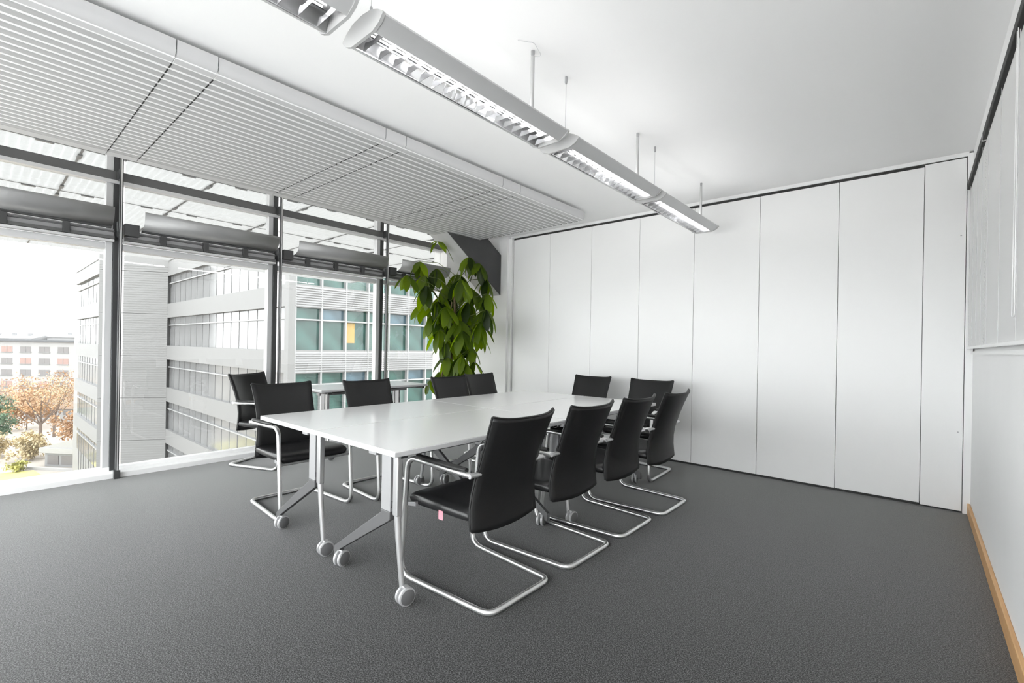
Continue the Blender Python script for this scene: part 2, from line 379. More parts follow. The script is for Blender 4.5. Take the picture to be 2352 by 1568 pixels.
def light_shelf(y0, y1, label):
    t = empty('light_shelf', (-5.3, y0, 0)); L = y1 - y0; tag(t, label, 'light shelf', 'curved reflectors over the windows')
    s = MB().slab(lambda u, v: ((-.05 + .13 * u + .03 * math.sin(PI * u), L * v, 2.215 + .145 * u - .035 * math.sin(PI * u)), (.75, 0, -.66)), 10, 1, .006)
    obj('reflector', s, 'shelf_metal', t, 'all')
    obj('lower_lip', box(-.075, -.045, 0, L, 2.200, 2.218), 'dark_steel', t, bevel=.003)
    obj('rail', box(-.085, -.060, -.12, L + .02, 2.172, 2.182), 'mid_steel', t)
    obj('rail', box(-.085, -.055, -.12, L + .02, 2.108, 2.135), 'mid_steel', t)
    obj('cassette', box(-.125, -.085, -.12, L + .02, 2.085, 2.20), 'grey_steel', t, bevel=.003)
    obj('bottom_strip', box(-.10, -.05, -.12, L + .02, 2.085, 2.104), 'light_steel', t, bevel=.003)
    for q in (.12, .42, .73):
        obj('clip', box(-.09, -.04, L * q, L * q + .045, 2.105, 2.20), 'dark_steel', t, bevel=.003)
    obj('end_block', box(-.11, -.02, -.125, -.02, 2.15, 2.255), 'dark_steel', t, bevel=.003)
light_shelf(-.38, .775, 'curved grey light shelf cut by the left photo edge')
light_shelf(.985, 2.15, 'long curved grey light shelf above the blank tower view')
light_shelf(2.365, 3.53, 'curved grey light shelf above the teal office view')
light_shelf(3.75, 4.60, 'short curved grey light shelf behind the leafy plant')

# ------------------------------------------------------------------ glass canopy outside
cp = empty('glass_canopy', (0, 0, 3.44)); tag(cp, 'flat fritted glass canopy hanging over the courtyard outside', 'canopy')
CXS = [-5.75, -7.40, -9.72, -12.08, -14.45, -15.75]
CYS = [P0 + BAY * k - .02 for k in range(-2, 7)]
pcache = {}
for i in range(5):
    for k in range(len(CYS) - 1):
        if i not in pcache:
            hw = abs(CXS[i] - CXS[i+1]) / 2 - .012
            pcache[i] = MB().box(-hw, hw, -BAY / 2 + .012, BAY / 2 - .012, 0, .02).mesh('pane', 'fritted_glass')
        obj('pane', pcache[i], None, cp, loc=((CXS[i] + CXS[i+1]) / 2, CYS[k] + BAY / 2, 0))
clm = MB().box(-.020, .020, -.075, .075, -.02, .02).mesh('clamp', 'mid_steel'); clx = MB().box(-.085, .085, -.020, .020, -.02, .02).mesh('clamp', 'mid_steel')
for x in CXS[1:-1]:
    obj('joint', box(x - .010, x + .010, CYS[0], CYS[-1], -.004, .024), 'mid_steel', cp)
    for y in CYS:
        for s in (-1, 1):
            obj('clamp', clx, None, cp, loc=(x + s * .30, y, 0)); obj('clamp', clm, None, cp, loc=(x, y + s * .32, 0))
for y in CYS: obj('joint', box(CXS[-1], CXS[0], y - .010, y + .010, -.004, .024), 'mid_steel', cp)

# ------------------------------------------------------------------ corrugated ceiling sail, panel by panel
SX0, PITCH, NS, SZ = -4.69, .0733, 24, 2.66
sprof = [(0, .0045), (.003, .0022), (.010, .0006), (.020, 0), (.031, 0), (.041, .0006), (.048, .0022), (.051, .0045)]
def sail(y0, y1, label):
    t = empty('ceiling_panel', (SX0, (y0 + y1) / 2, SZ)); tag(t, label, 'ceiling panel', 'corrugated metal ceiling panels'); h = (y1 - y0) / 2
    me = MB().prism(sprof, 'y', -h + .0032, h - .0032).mesh('slat', 'sail_metal', True)
    for k in range(NS): obj('slat', me, None, t, loc=(k * PITCH, 0, 0))
    X1 = NS * PITCH
    ep = [(X1, 0), (X1 + .035, .002), (X1 + .055, .010), (X1 + .066, .024), (X1 + .068, .05), (X1 + .068, .092), (X1 + .060, .092), (X1 + .055, .04), (X1 + .02, .034), (X1, .034)]
    obj('edge_rail', MB().prism(ep, 'y', -h + .003, h - .003), 'sail_edge', t, True)
    obj('window_edge', MB().prism([(0, 0), (0, .034), (-.10, .034), (-.115, .02), (-.10, 0)], 'y', -h + .003, h - .003), 'sail_edge', t, True)
    obj('backing_plate', box(0, X1 + .05, -h + .001, h - .001, .0048, .05), 'backing_white', t)
    js = MB()
    for k in range(NS): js.box(k * PITCH + .002, k * PITCH + .049, h - .0035, h + .0035, -.0006, .004)
    jo = obj('joint_shade_strips', js, 'black_gap', t); jo['kind'] = 'stuff'  # black strips imitate the shade inside deep open joints between panels
YS = [-1.28, -.65, -.47, .645, .835, 1.885, 2.06, 3.125, 3.37, 4.50]
SL = ['broad corrugated ceiling panel behind the camera', 'narrow corrugated ceiling strip behind the camera', 'broad corrugated ceiling panel at the upper left photo corner', 'leftmost narrow corrugated ceiling strip in view, between two broad panels',
      'broad corrugated ceiling panel second in view from the left', 'middle narrow corrugated ceiling strip', 'broad corrugated ceiling panel third in view from the left',
      'narrow corrugated ceiling strip nearest the partition', 'broad corrugated ceiling panel pierced by the concrete brace, at the far end']
for (a, b), l in zip(zip(YS[:-1], YS[1:]), SL): sail(a, b, l)

# ------------------------------------------------------------------ pendant lamps
LX, LZ = -1.587, 2.36
def lamp(y0, y1, label, stem):
    L = y1 - y0; t = empty('pendant_lamp', (LX, (y0 + y1) / 2, LZ)); h = L / 2
    tag(t, label, 'lamp', 'louvred pendant lamps in one row')
    for s in (-1, 1):
        pr = [(s*.070, .0), (s*.076, .0), (s*.134, .036), (s*.134, .043), (s*.126, .047), (s*.066, .054), (s*.066, .050), (s*.118, .042), (s*.070, .008)]
        if s < 0: pr = pr[::-1]
        obj('housing_side', MB().prism(pr, 'y', -h + .006, h - .006), 'lamp_grey', t, True)
        ec = [(-.072, -.002), (.072, -.002), (.112, .014), (.136, .036), (.136, .044), (.105, .064), (.062, .082), (0, .088), (-.062, .082), (-.105, .064), (-.136, .044), (-.136, .036), (-.112, .014)]
        obj('end_cap', MB().prism(ec, 'y', s * (h - .012), s * h) if s > 0 else MB().prism(ec, 'y', -h, -h + .012), 'lamp_cap', t, True)
        # curved mirror running the length of the louvre
        mr = MB().slab(lambda u, v: ((s * (.070 - .034 * u ** 1.6), (-1 + 2 * v) * (h - .014), .052 * u), (-s, 0, -.5)), 6, 1, .0015) if s > 0 else \
             MB().slab(lambda u, v: ((s * (.070 - .034 * u ** 1.6), (1 - 2 * v) * (h - .014), .052 * u), (-s, 0, -.5)), 6, 1, .0015)
        obj('mirror', mr, 'reflector', t, 'all')
    obj('top_tray', box(-.062, .062, -h + .012, h - .012, .054, .058), 'reflector', t)
    obj('tube_light', MB().tube([(0, -h + .05, .046), (0, h - .05, .046)], .006, 10), 'table_white', t, True)
    n = 17; bm = MB().prism([(-.0665, .001), (.0665, .001), (.050, .030), (.03, .024), (0, .020), (-.03, .024), (-.050, .030)], 'y', -.0008, .0008).mesh('louvre_blade', 'reflector')
    for k in range(n): obj('louvre_blade', bm, None, t, loc=(0, -h + .014 + (L - .028) * (k + .5) / n, 0))
    for s in (-1,):
        y = s * (h - .02)
        obj('cable', MB().tube([(.031, y, .075), (.031, y, ZC - LZ)], .0017, 6), 'satin_alu', t, True)
        obj('cable_grip', MB().lathe([(.003, .118), (.006, .112), (.006, .082), (.004, .076)][::-1], 10, (.031, y)), 'leg_grey', t, True)
        obj('ceiling_anchor', MB().lathe([(.005, ZC - LZ - .04), (.008, ZC - LZ - .03), (.008, ZC - LZ)], 10, (.031, y)), 'leg_grey', t, True)
    if stem:
        y = h - .20
        obj('feed_tube', MB().tube([(.031, y, .07), (.031, y, ZC - LZ - .03)], .0105, 12), 'lamp_cap', t, True)
        obj('ceiling_cup', MB().lathe([(.007, ZC - LZ - .035), (.010, ZC - LZ - .02), (.010, ZC - LZ)], 12, (.031, y)), 'leg_grey', t, True)
        if stem > 1: obj('feed_cable', MB().tube(fillet([(.031, y, ZC - LZ - .03), (.07, y + .03, ZC - LZ - .03), (.08, y - .05, ZC - LZ - .004), (.03, y - .12, ZC - LZ - .004)], .03), .0015, 6), 'table_edge', t, True)
    for nm, e, x, z, ry, wd in (('uplight', LAMP_UP, .032, .068, PI - 1.45, .04), ('uplight', LAMP_UP, -.032, .068, PI + 1.45, .04), ('downlight', LAMP_DOWN, 0, .035, 0, .05)):
        if e <= 0: continue
        li = bpy.data.lights.new(nm, 'AREA'); li.shape = 'RECTANGLE'; li.size = wd; li.size_y = L - .1; li.energy = e
        lo = bpy.data.objects.new(nm, li); COL.objects.link(lo); lo.parent = t; lo.location = (x, 0, z); lo.rotation_euler = (0, ry, 0)
lamp(-.39, .832, 'hanging louvred lamp cut by the top photo edge', False)
lamp(.920, 2.10, 'hanging louvred lamp with pale end cap, longest in view', 2)
lamp(2.19, 3.325, 'middle hanging louvred lamp, second from the partition', True)
lamp(3.40, 4.64, 'hanging louvred lamp nearest the white partition', True)

# ------------------------------------------------------------------ tables
TW, TL, TH = .752, 1.40, .735
def table_leg(t, s):
    """one end frame; s=-1 near end, +1 far end turned by half a turn"""
    yc = s * (TL / 2 - .088); m = -s
    def X(p): return [(m * a, b) for a, b in p] if m > 0 else [(m * a, b) for a, b in p][::-1]
    lg = obj('leg_column', MB().prism(X([(.160, .41), (.236, .41), (.236, .70), (.160, .70)]), 'y', yc - .012, yc + .012), 'leg_grey', t, bevel=.002)
    obj('leg_post', box(*sorted((m * .258, m * .298)), yc - .016, yc + .016, .40, .70), 'satin_alu', t, bevel=.006)
    arm = obj('leg_arm', MB().prism(X([(.236, .41), (.160, .41), (.160, .395), (-.285, .098), (-.287, .045), (-.262, .045), (-.225, .095), (.195, .345), (.236, .37)]), 'y', yc - .014, yc + .014), 'arm_grey', t, bevel=.003)
    obj('leg_tube', MB().tube([(m * .279, yc, .42), (m * .290, yc, .30), (m * .325, yc, .07)], [.017, .015, .0125], 12), 'satin_alu', t, True)
    obj('leg_link', box(*sorted((m * .23, m * .27)), yc - .006, yc + .006, .43, .46), 'dark_steel', t)
    obj('pivot_cap', MB().lathe([(.03, .695), (.034, .70), (.034, .709)], 16, (m * .278, yc)), 'black_rubber', t, True)
    for x, ang in ((m * -.225, .25), (m * .352, -.1)):
        c = empty('caster', (x, yc, 0), ang); c.parent = t
        obj('fork', box(-.012, .012, -.012, .012, .045, .088), 'satin_alu', c, bevel=.003)
        for q in (-1, 1): obj('wheel', MB().disc((q * .015, 0, .043), (1, 0, 0), .043, .018, 24, .12), 'caster_grey', c, True)
        for q in (-1, 1): obj('wheel_cover', MB().disc((q * .0245, 0, .043), (1, 0, 0), .036, .003, 24, .05), 'hub_grey', c, True)
        obj('axle', MB().tube([(-.02, 0, .043), (.02, 0, .043)], .006, 8), 'black_rubber', c, True)
def make_table(label, x, y, rz=0, TW=TW):
    t = empty('folding_table', (x, y, 0), rz); tag(t, label, 'table', 'white flip-top tables')
    obj('tabletop', box(-TW / 2 + .0015, TW / 2 - .0015, -TL / 2 + .0015, TL / 2 - .0015, TH - .004, TH), 'table_white', t)
    obj('edge_band', box(-TW / 2, TW / 2, -TL / 2, TL / 2, TH - .026, TH - .004), 'table_edge', t, bevel=.002)
    obj('beam', box(-.03, .04, -TL / 2 + .12, TL / 2 - .12, .645, .709), 'leg_grey', t, bevel=.004)
    obj('edge_channel', box(TW / 2 - .05, TW / 2 - .03, -TL / 2 + .14, TL / 2 - .14, .698, .709), 'black_gap', t)
    for s in (-1, 1):
        obj('cross_bar', box(-.30, .33, s * (TL / 2 - .088) - .02, s * (TL / 2 - .088) + .02, .685, .709), 'dark_steel', t, bevel=.003)
        table_leg(t, s)
    return t
TXC, TXL, TY1, TY2 = -2.166, -2.925, 1.945, 3.35
make_table('white wheeled table at the near right of the block', TXC, TY1)
make_table('white wheeled table at the near left of the block, corner toward the windows', TXL, TY1)
make_table('white wheeled table at the far right of the block', TXC, TY2)
make_table('white wheeled table at the far left of the block, beside the plant', TXL, TY2)
make_table('separate white table standing against the windows behind the chairs', -4.975, 3.06, TW=.64)

# ------------------------------------------------------------------ cantilever chairs (local x = forward)
def make_chair():
    t = empty('cantilever_chair'); R = .0142
    half = [(-.205, .262, .628), (.262, .262, .640), (.318, .262, R), (-.300, .225, R)]
    path = half + [(x, -y, z) for x, y, z in reversed(half)]
    obj('tube_frame', MB().tube(fillet(path, [.075, .085, .06, .06, .085, .075], 8), R, 12), 'chrome', t, True)
    for s in (-1, 1):
        def pad(u, v, s=s):
            x = -.175 + .36 * u; w = .021 * (1 - .35 * abs(2 * u - 1) ** 4); y = s * .262 + w * (2 * v - 1)
            return (x, y, .651 + .010 * (1 - (2 * v - 1) ** 2) + .008 * u), (0, (2 * v - 1) * .5, 1)
        a = obj('armrest', MB().slab(pad, 10, 6, .014), 'black_rubber', t, 'all')
        obj('arm_joint', MB().tube([(-.208, s * .275, .629), (-.208, s * .205, .629)], .012, 10), 'satin_alu', t, True)
        obj('seat_bracket', MB().prism([(.20, .393), (.288, .380), (.288, .398), (.20, .415)], 'y', s * .247 - .012, s * .247 + .012), 'leg_grey', t, bevel=.002)
    obj('cross_tube', MB().tube([(.284, -.258, .389), (.284, .258, .389)], .009, 10), 'chrome', t, True)
    # seat: rounded cushion with a waterfall front
    def seat_mesh():
        m = MB(); prof = [(-.175, .398), (-.180, .425), (-.170, .452), (-.10, .450), (.05, .452), (.18, .459), (.245, .457), (.272, .445), (.282, .422), (.272, .396), (.245, .384), (.05, .389), (-.10, .392)]
        n = len(prof); ys = [-.243, -.238, -.222, -.19, -.1, 0, .1, .19, .222, .238, .243]; k = len(ys)
        cz = .424
        for y in ys:
            e = max(0, (abs(y) - .205) / .038); q = math.sqrt(max(0.0, 1 - e * e * .72)); dip = -.006 * (1 - (y / .243) ** 2)
            for x, z in prof:
                xx = .05 + (x - .05) * (1 - .05 * e * e); m.v.append((xx, y, cz + (z - cz) * q + (dip if z > cz else 0)))
        for a in range(k - 1):
            for b in range(n): m.f.append((a*n+b, a*n+(b+1) % n, (a+1)*n+(b+1) % n, (a+1)*n+b))
        m.f.append(tuple(range(n - 1, -1, -1))); m.f.append(tuple((k-1)*n+b for b in range(n)))
        return m
    so = obj('seat', seat_mesh(), 'seat_leather', t, 'all')
    obj('seam', MB().tube([(-.16, .2385, .4325), (.06, .2385, .4315), (.24, .2365, .4345)], .0022, 6), 'piping', so, True)
    obj('seam', MB().tube([(-.16, -.2385, .4325), (.06, -.2385, .4315), (.24, -.2365, .4345)], .0022, 6), 'piping', so, True)
    # back: one leather shell from below the seat to the shoulders
    zs = [(.362, -.188, .236), (.40, -.186, .237), (.46, -.184, .234), (.53, -.192, .226), (.60, -.210, .219), (.70, -.247, .217), (.80, -.289, .221), (.86, -.318, .226), (.888, -.335, .229)]
    def bfn(u, v):
        q = u * (len(zs) - 1); i = min(int(q), len(zs) - 2); f = q - i
        z, x, w = [zs[i][c] * (1 - f) + zs[i+1][c] * f for c in range(3)]
        s = 2 * v - 1
        z2 = z + (.016 * s ** 4 * u ** 3) + (.018 * s * s - .018) * (1 - u) ** 6 * 1.2
        return (x - .006 * u + .044 * s * s * (.27 + .73 * u), w * s, z2), (1, -s * .25, .3)
    bo = obj('backrest', MB().slab(bfn, 16, 12, .020), 'black_leather', t, 'all', bevel=0)
    for s in (-1, 1):
        v = .5 + .5 * s
        pts = [Vector(bfn(k / 16, v)[0]) + Vector((-.008, s * .002, 0)) for k in range(17)]
        obj('edge_piping', MB().tube(pts, .0062, 8), 'black_leather', bo, True)
    pts = [Vector(bfn(1, k / 12)[0]) + Vector((-.008, 0, .0)) for k in range(13)]
    obj('edge_piping', MB().tube(pts, .0062, 8), 'black_leather', bo, True)
    return t
proto = make_chair()
CH = [(-1.745, 1.745, PI, 'black cantilever chair nearest the camera, with a small pink tag under its seat'),
      (-1.735, 2.362, PI, 'second black cantilever chair from the camera along the right table side'),
      (-1.722, 2.945, PI, 'third black cantilever chair from the camera along the right table side'),
      (-1.695, 3.530, PI, 'last black cantilever chair of the right table side, nearest the partition'),
      (-3.545, 1.618, 0, 'black cantilever chair at the near left table corner, whole seat visible'),
      (-3.430, 2.310, 0, 'second black cantilever chair along the window side of the table'),
      (-3.375, 3.230, 0, 'third black chair along the window side, second from the plant'),
      (-3.560, 3.862, 0, 'fourth black chair along the window side, just before the plant'),
      (-2.815, 4.355, -PI / 2, 'left one of the two chairs at the far table end facing the camera'),
      (-2.095, 4.330, -PI / 2, 'right one of the two chairs at the far table end facing the camera'),
      (-4.950, 1.985, math.radians(27), 'lone black cantilever chair turned aside close to the window posts')]
for i, (x, y, a, lab) in enumerate(CH):
    c = proto if i == 0 else copy_tree(proto)
    c.location = (x, y, 0); c.rotation_euler = (0, 0, a); tag(c, lab, 'chair', 'black cantilever chairs')
tg = obj('seat_tag', MB().box(-.016, .016, -.0005, .0005, .368, .412), 'red_tag', proto, loc=(.02, .245, 0)); tg['label'] = 'small pink tag hanging under the seat'

# ------------------------------------------------------------------ plant
PLX, PLY = -4.67, 4.165
pl = empty('potted_plant', (PLX, PLY, 0)); tag(pl, 'tall potted plant with drooping green leaves in the window corner', 'plant')
pot = obj('pot', MB().lathe([(.15, 0), (.17, .02), (.20, .36), (.205, .38), (.19, .38), (.18, .34)], 28), 'pot_grey', pl, True)
obj('soil', MB().lathe([(.18, .32), (.18, .335)], 24), 'soil', pot)
RT = Vector((.7536, .6575, 0)); FD = Vector((-.6575, .7536, 0))
hubs = [(975, 640, 6, .27), (1098, 610, 6, .26), (1030, 655, 7, .30), (1075, 700, 7, .31), (1005, 700, 7, .31), (1105, 750, 6, .30), (1055, 780, 7, .30), (1025, 790, 6, .27), (1078, 845, 6, .24), (1055, 840, 6, .25), (985, 735, 6, .28), (1006, 566, 4, .17), (958, 603, 6, .24), (944, 645, 5, .25), (1000, 622, 7, .28), (1076, 597, 7, .24), (1112, 640, 6, .27), (1045, 632, 7, .28), (985, 668, 7, .29), (1062, 655, 7, .30), (1022, 680, 7, .32),
        (1118, 682, 6, .28), (1090, 676, 7, .30), (968, 700, 6, .28), (1000, 728, 7, .32), (1048, 710, 7, .32), (1085, 728, 7, .32), (1118, 722, 7, .30), (1038, 748, 7, .30), (1012, 765, 6, .28), (1068, 768, 7, .30),
        (1100, 770, 6, .28), (1045, 795, 7, .28), (1085, 805, 6, .26), (1066, 825, 6, .25), (1032, 822, 6, .26), (1092, 838, 5, .22), (1040, 850, 6, .25), (1068, 660, 6, .30), (1030, 715, 7, .32), (1060, 745, 7, .32), (988, 880, 5, .22), (1010, 860, 5, .22)]
def leaf_mesh(var):
    m = MB(); n = 10
    for i in range(n + 1):
        u = i / n; w = .205 * (math.sin(PI * min(1, u ** 1.05)) ** .66) * (1 - .08 * u) + .003
        z = -.16 * u * u * (1 + .4 * var) ; fold = .055
        tw = .10 * math.sin(3 * u + var * 2)
        for s in (-1, -.5, 0, .5, 1):
            m.v.append((u, s * w, z + fold * abs(s) * (w / .17) * .6 + tw * s * w))
    for i in range(n):
        for j in range(4): m.f.append((i*5+j, (i+1)*5+j, (i+1)*5+j+1, i*5+j+1))
    return m.mesh('leaf', 'leaf', 'all')
LV = [leaf_mesh(v) for v in (-.6, 0, .7)]
rng = random.Random(11)
obj('trunk', MB().tube(fillet([(0, 0, .33), (.03, .01, .7), (-.02, 0, 1.1), (.03, .02, 1.5), (.0, .02, 1.9)], .2), .014, 10), 'trunk_brown', pl, True)
obj('trunk', MB().tube(fillet([(-.05, -.05, .33), (-.10, -.09, .8), (-.06, -.05, 1.3), (-.02, .0, 1.8)], .2), .010, 10), 'trunk_brown', pl, True)
for (hx, hy, n, ln) in hubs:
    lr = (hx - 1040) / 173.0 * 1.0; z = 1.24 + (790 - hy) / 173.0 + .029 * (hx - 1176) / 173.0 + .06; d = rng.uniform(-.30, .26)
    hub = RT * lr + FD * d; hub.z = z
    base = Vector((rng.uniform(-.03, .03), rng.uniform(-.03, .03), max(.5, z - rng.uniform(.12, .35))))
    mid = (base + hub) / 2 + Vector((0, 0, .08))
    obj('stem', MB().tube(fillet([base, mid, hub], .1, 4), .0042, 6), 'stem_green', pl, True)
    a0 = rng.uniform(0, 2 * PI)
    for k in range(n):
        a = a0 + 2 * PI * k / n + rng.uniform(-.25, .25); el = -rng.uniform(.65, 1.25) if n > 4 else -rng.uniform(.2, .7)
        s = ln * rng.uniform(.92, 1.2)
        o = obj('leaf', LV[rng.randrange(3)], None, pl, loc=hub + Vector((math.cos(a), math.sin(a), 0)) * .01)
        o.rotation_euler = (rng.uniform(-.5, .5), -el, a); o.scale = (s, s * .92, s)

# ------------------------------------------------------------------ the courtyard outside
GZ = -14.5
g = obj('ground', box(-420, 220, -200, 200, GZ - .5, GZ), 'paving'); tag(g, 'pale paving of the courtyard far below', 'ground', kind='structure')
rt = obj('bounce_slab', box(-9, 6, -16, YF - .15, -.5, -.12), 'bounce_white'); tag(rt, 'unseen pale slab behind the camera, added to bounce light onto the ceiling', 'bounce slab', kind='structure')  # unseen pale slab, added to throw daylight up onto the ceiling
lw = obj('lawn', MB().prism([(-70, -12), (-70, 6.2), (-79, 5.0), (-84, -12)], 'z', GZ, GZ + .06), 'lawn'); tag(lw, 'yellowish lawn strip beyond the sill at lower left', 'lawn', kind='structure')
ob = empty('office_building', (-25.3, 11.05, 0)); tag(ob, 'large white office block with teal window bands across the courtyard', 'building')
FH = 3.6; FLOORS = [1, 0, -1, -2, -3]
BT, BE = 8.4, GZ
body = MB().prism([(-.42, .40), (-.42, 22), (-45, 22), (-45, -3.6), (-26.6, -3.6), (-23.9, .40)], 'z', BE, BT - .1)
obj('core', body, 'facade_grey', ob)
pane_cache = {}
def pane_obj(kind, w, h, mt, axis, loc):
    key = (axis, round(w, 3), round(h, 3), mt)
    if key not in pane_cache:
        b = MB().box(-.02, .02, -w/2, w/2, -h/2, h/2) if axis == 'y' else MB().box(-w/2, w/2, -.02, .02, -h/2, h/2)
        pane_cache[key] = b.mesh(kind, mt)
    return obj(kind, pane_cache[key], None, ob, loc=loc)
# face towards the window wall (runs along y)
NB, BW = 9, 1.48
for k in FLOORS:
    z0, zt, z1 = .82 + FH * k, 2.50 + FH * k, 3.14 + FH * k
    sp = MB().box(-.40, 0, .05, NB * BW, z1, z0 + FH)
    obj('spandrel', sp, 'facade_white', ob)
    if k >= -2:
        sl = MB(); nsl = 9
        for q in range(nsl):
            zz = z1 + .06 + (FH - (z1 - z0) - .12) * q / nsl; sl.prism([(0, zz), (.05, zz), (0, zz + .10)], 'y', .35, NB * BW)
        obj('louvre_cladding', sl, 'facade_grey', ob)
    obj('transom', box(-.30, -.02, 0, NB * BW, zt - .04, zt + .04), 'facade_frame', ob)
    for c in range(NB):
        mt = 'blue_glass' if (c + k) % 3 == 1 else 'teal_glass'
        pane_obj('pane', BW, z1 - zt, mt, 'y', (-.25, .35 + (c + .5) * BW, (z1 + zt) / 2))
        pane_obj('pane', BW, zt - z0, 'blind_teal' if (c * 7 + k * 3) % 4 == 1 else 'teal_glass', 'y', (-.25, .35 + (c + .5) * BW, (z0 + zt) / 2))
for c in range(NB + 1):
    yy = .35 + c * BW
    obj('mullion', box(-.35, .03, yy - .045, yy + .045, BE, BT - .3), 'facade_frame', ob)
obj('yellow_board', box(-.24, -.20, .35 + 2 * BW + .15, .35 + 2 * BW + .68, 1.25, 2.44), 'yellow_board', ob)
# long side face (runs along x) and the set-back wing
def side_face(xa, xb, y, n):
    w = (xb - xa) / n
    for k in FLOORS:
        z0, zt, z1 = .78 + FH * k, 2.54 + FH * k, 3.18 + FH * k
        obj('spandrel', box(xa, xb, y, y + .40, z1, z0 + FH), 'facade_white', ob)
        obj('transom', box(xa, xb, y + .12, y + .30, zt - .04, zt + .04), 'facade_frame', ob)
        for c in range(n): pane_obj('pane', w, z1 - z0, 'pale_glass', 'x', (xa + (c + .5) * w, y + .25, (z0 + z1) / 2))
    mm = MB().box(-.03, .03, .19, .24, BE, BT - .3).mesh('mullion', 'thin_mullion')
    for c in range(1, n): obj('mullion', mm, None, ob, loc=(xa + c * w, y + .02, 0))
side_face(-23.7, -.45, 0, 16)
side_face(-40.2, -26.9, -4.05, 9)
obj('corner_column', box(-.45, .04, -.03, .33, BE, BT + .02), 'facade_white', ob)
obj('parapet', MB().prism([(.02, -.02), (.02, NB * BW), (-.42, NB * BW), (-.42, .42), (-23.9, .42), (-23.7, -.02)], 'z', .78 + 2 * FH, BT), 'facade_white', ob)
obj('parapet', box(-40.3, -26.6, -4.10, -3.6, .78 + 2 * FH, BT), 'facade_white', ob)
# blank slanted stair tower between the two faces: horizontal cladding boards
tx0, ty0, tx1, ty1 = -23.6, 0.0, -26.55, -4.10
dv = Vector((tx1 - tx0, ty1 - ty0, 0)); nv = Vector((-dv.y, dv.x, 0)).normalized()
if nv.x < 0: nv = -nv
zz = BE
while zz < BT - .05:
    zt = min(zz + FH, BT); q = [Vector((tx0, ty0, 0)), Vector((tx1, ty1, 0)), Vector((tx1, ty1, 0)) - nv * .5, Vector((tx0, ty0, 0)) - nv * .5]
    m = MB().prism([(p.x, p.y) for p in q], 'z', zz + .03, zt - .03); obj('cladding_board', m, 'facade_white', ob); zz = zt
mm = MB()
for k in range(110):
    z = BE + .2 + k * .2
    if z > BT: break
    q = [Vector((tx0, ty0, 0)) + nv * .02, Vector((tx1, ty1, 0)) + nv * .02, Vector((tx1, ty1, 0)) - nv * .02, Vector((tx0, ty0, 0)) - nv * .02]
    mm.prism([(p.x, p.y) for p in q], 'z', z, z + .09)
so = obj('cladding_ribs', mm, 'facade_white', ob); so['kind'] = 'stuff'

# town beyond, laid out on a street grid turned by YG
YG = .7172
def grid(r, w, z=GZ): return (-math.sin(YG) * w + math.cos(YG) * r, math.cos(YG) * w + math.sin(YG) * r, z)
fb = empty('apartment_block', grid(-124, 124), YG); tag(fb, 'distant white apartment block with rows of small windows', 'building')
H0 = .3 - GZ
obj('wall', box(-40, 10.5, 0, 14, 0, H0), 'render_white', fb)
obj('roof', box(-40.5, 11, -.6, 14.6, H0, H0 + .55), 'roof_grey', fb)
for r in range(5):
    for c in range(-3, 4):
        x = -8.8 + c * 4.95; z = 12.75 - r * 3.05
        wd = obj('window', box(x - 1.45, x + 1.45, -.05, .1, z - .75, z + .75), 'far_window_rose' if (c * 3 + r * 5) % 7 < 2 else 'far_window', fb)
        obj('sill', box(x - 1.55, x + 1.55, -.18, .05, z - .9, z - .75), 'facade_white', fb)
        obj('window_bar', box(x - .06, x + .06, -.09, 0, z - .75, z + .75), 'facade_white', wd)
for (r, w, wd, hh, lab) in ((-222, 205, 26, 17.0, 'low hazy rooftop at the left end of the skyline'), (-196, 210, 22, 17.8, 'hazy long rooftop in the middle of the skyline'), (-178, 215, 12, 18.2, 'hazy stepped rooftop on the skyline beside the office')):
    t = empty('city_building', grid(r, w), YG); tag(t, lab, 'building', 'rooftops on the skyline')
    obj('wall', box(-wd / 2, wd / 2, 0, 12, 0, hh - 1.5), 'city_grey', t)
    obj('roof', MB().prism([(-.4, hh - 1.5), (12.4, hh - 1.5), (6, hh)], 'x', -wd / 2 - .4, wd / 2 + .4), 'city_grey', t)
    for q in range(3): obj('chimney', box(-wd * .3 + q * wd * .27, -wd * .3 + q * wd * .27 + 1.2, 5, 6.2, hh - 1, hh + .9), 'city_grey', t)
def house(r, w, wd, dp, eave, ridge, lab, wm, rm, rot=0):
    t = empty('house', grid(r, w), YG + rot); tag(t, lab, 'house')
    obj('wall', box(-wd / 2, wd / 2, 0, dp, 0, eave), wm, t)
    obj('roof', MB().prism([(-.5, eave - .1), (dp + .5, eave - .1), (dp / 2, ridge)], 'x', -wd / 2 - .4, wd / 2 + .4), rm, t)
    for q in range(4):
        x = -wd / 2 + wd * (q + .5) / 4; f = obj('window', box(x - .6, x + .6, -.06, .1, eave * .45, eave * .75), 'far_window', t)
    obj('chimney', box(wd * .2, wd * .2 + .9, dp * .4, dp * .4 + .9, eave, ridge + .8), wm, t)
house(-86.5, 90, 13, 8, 2.4, 6.0, 'tan roofed house behind the bare autumn tree', 'render_white', 'roof_tan')
house(-103, 96, 9, 8, 2.6, 4.6, 'brown roofed house at the left edge behind the trees', 'roof_tan', 'roof_tan')
sh = empty('pavilion', grid(-54.4, 57.5), YG - .1); tag(sh, 'low white pavilion with a sloping roof beside the office tower', 'pavilion')
obj('wall', box(-2.6, 3.5, 0, 6, 0, 1.7), 'facade_grey', sh); obj('fascia', box(-3.1, 3.6, -.3, 6.2, 1.7, 2.3), 'render_white', sh)
obj('roof', MB().prism([(-3.1, 2.3), (3.6, 2.3), (3.6, 3.9), (2.6, 3.8)], 'y', 0, 6.0), 'render_white', sh)
obj('kerb', box(-3.2, 3.6, -1.6, -1.3, 0, .3), 'render_white', sh)
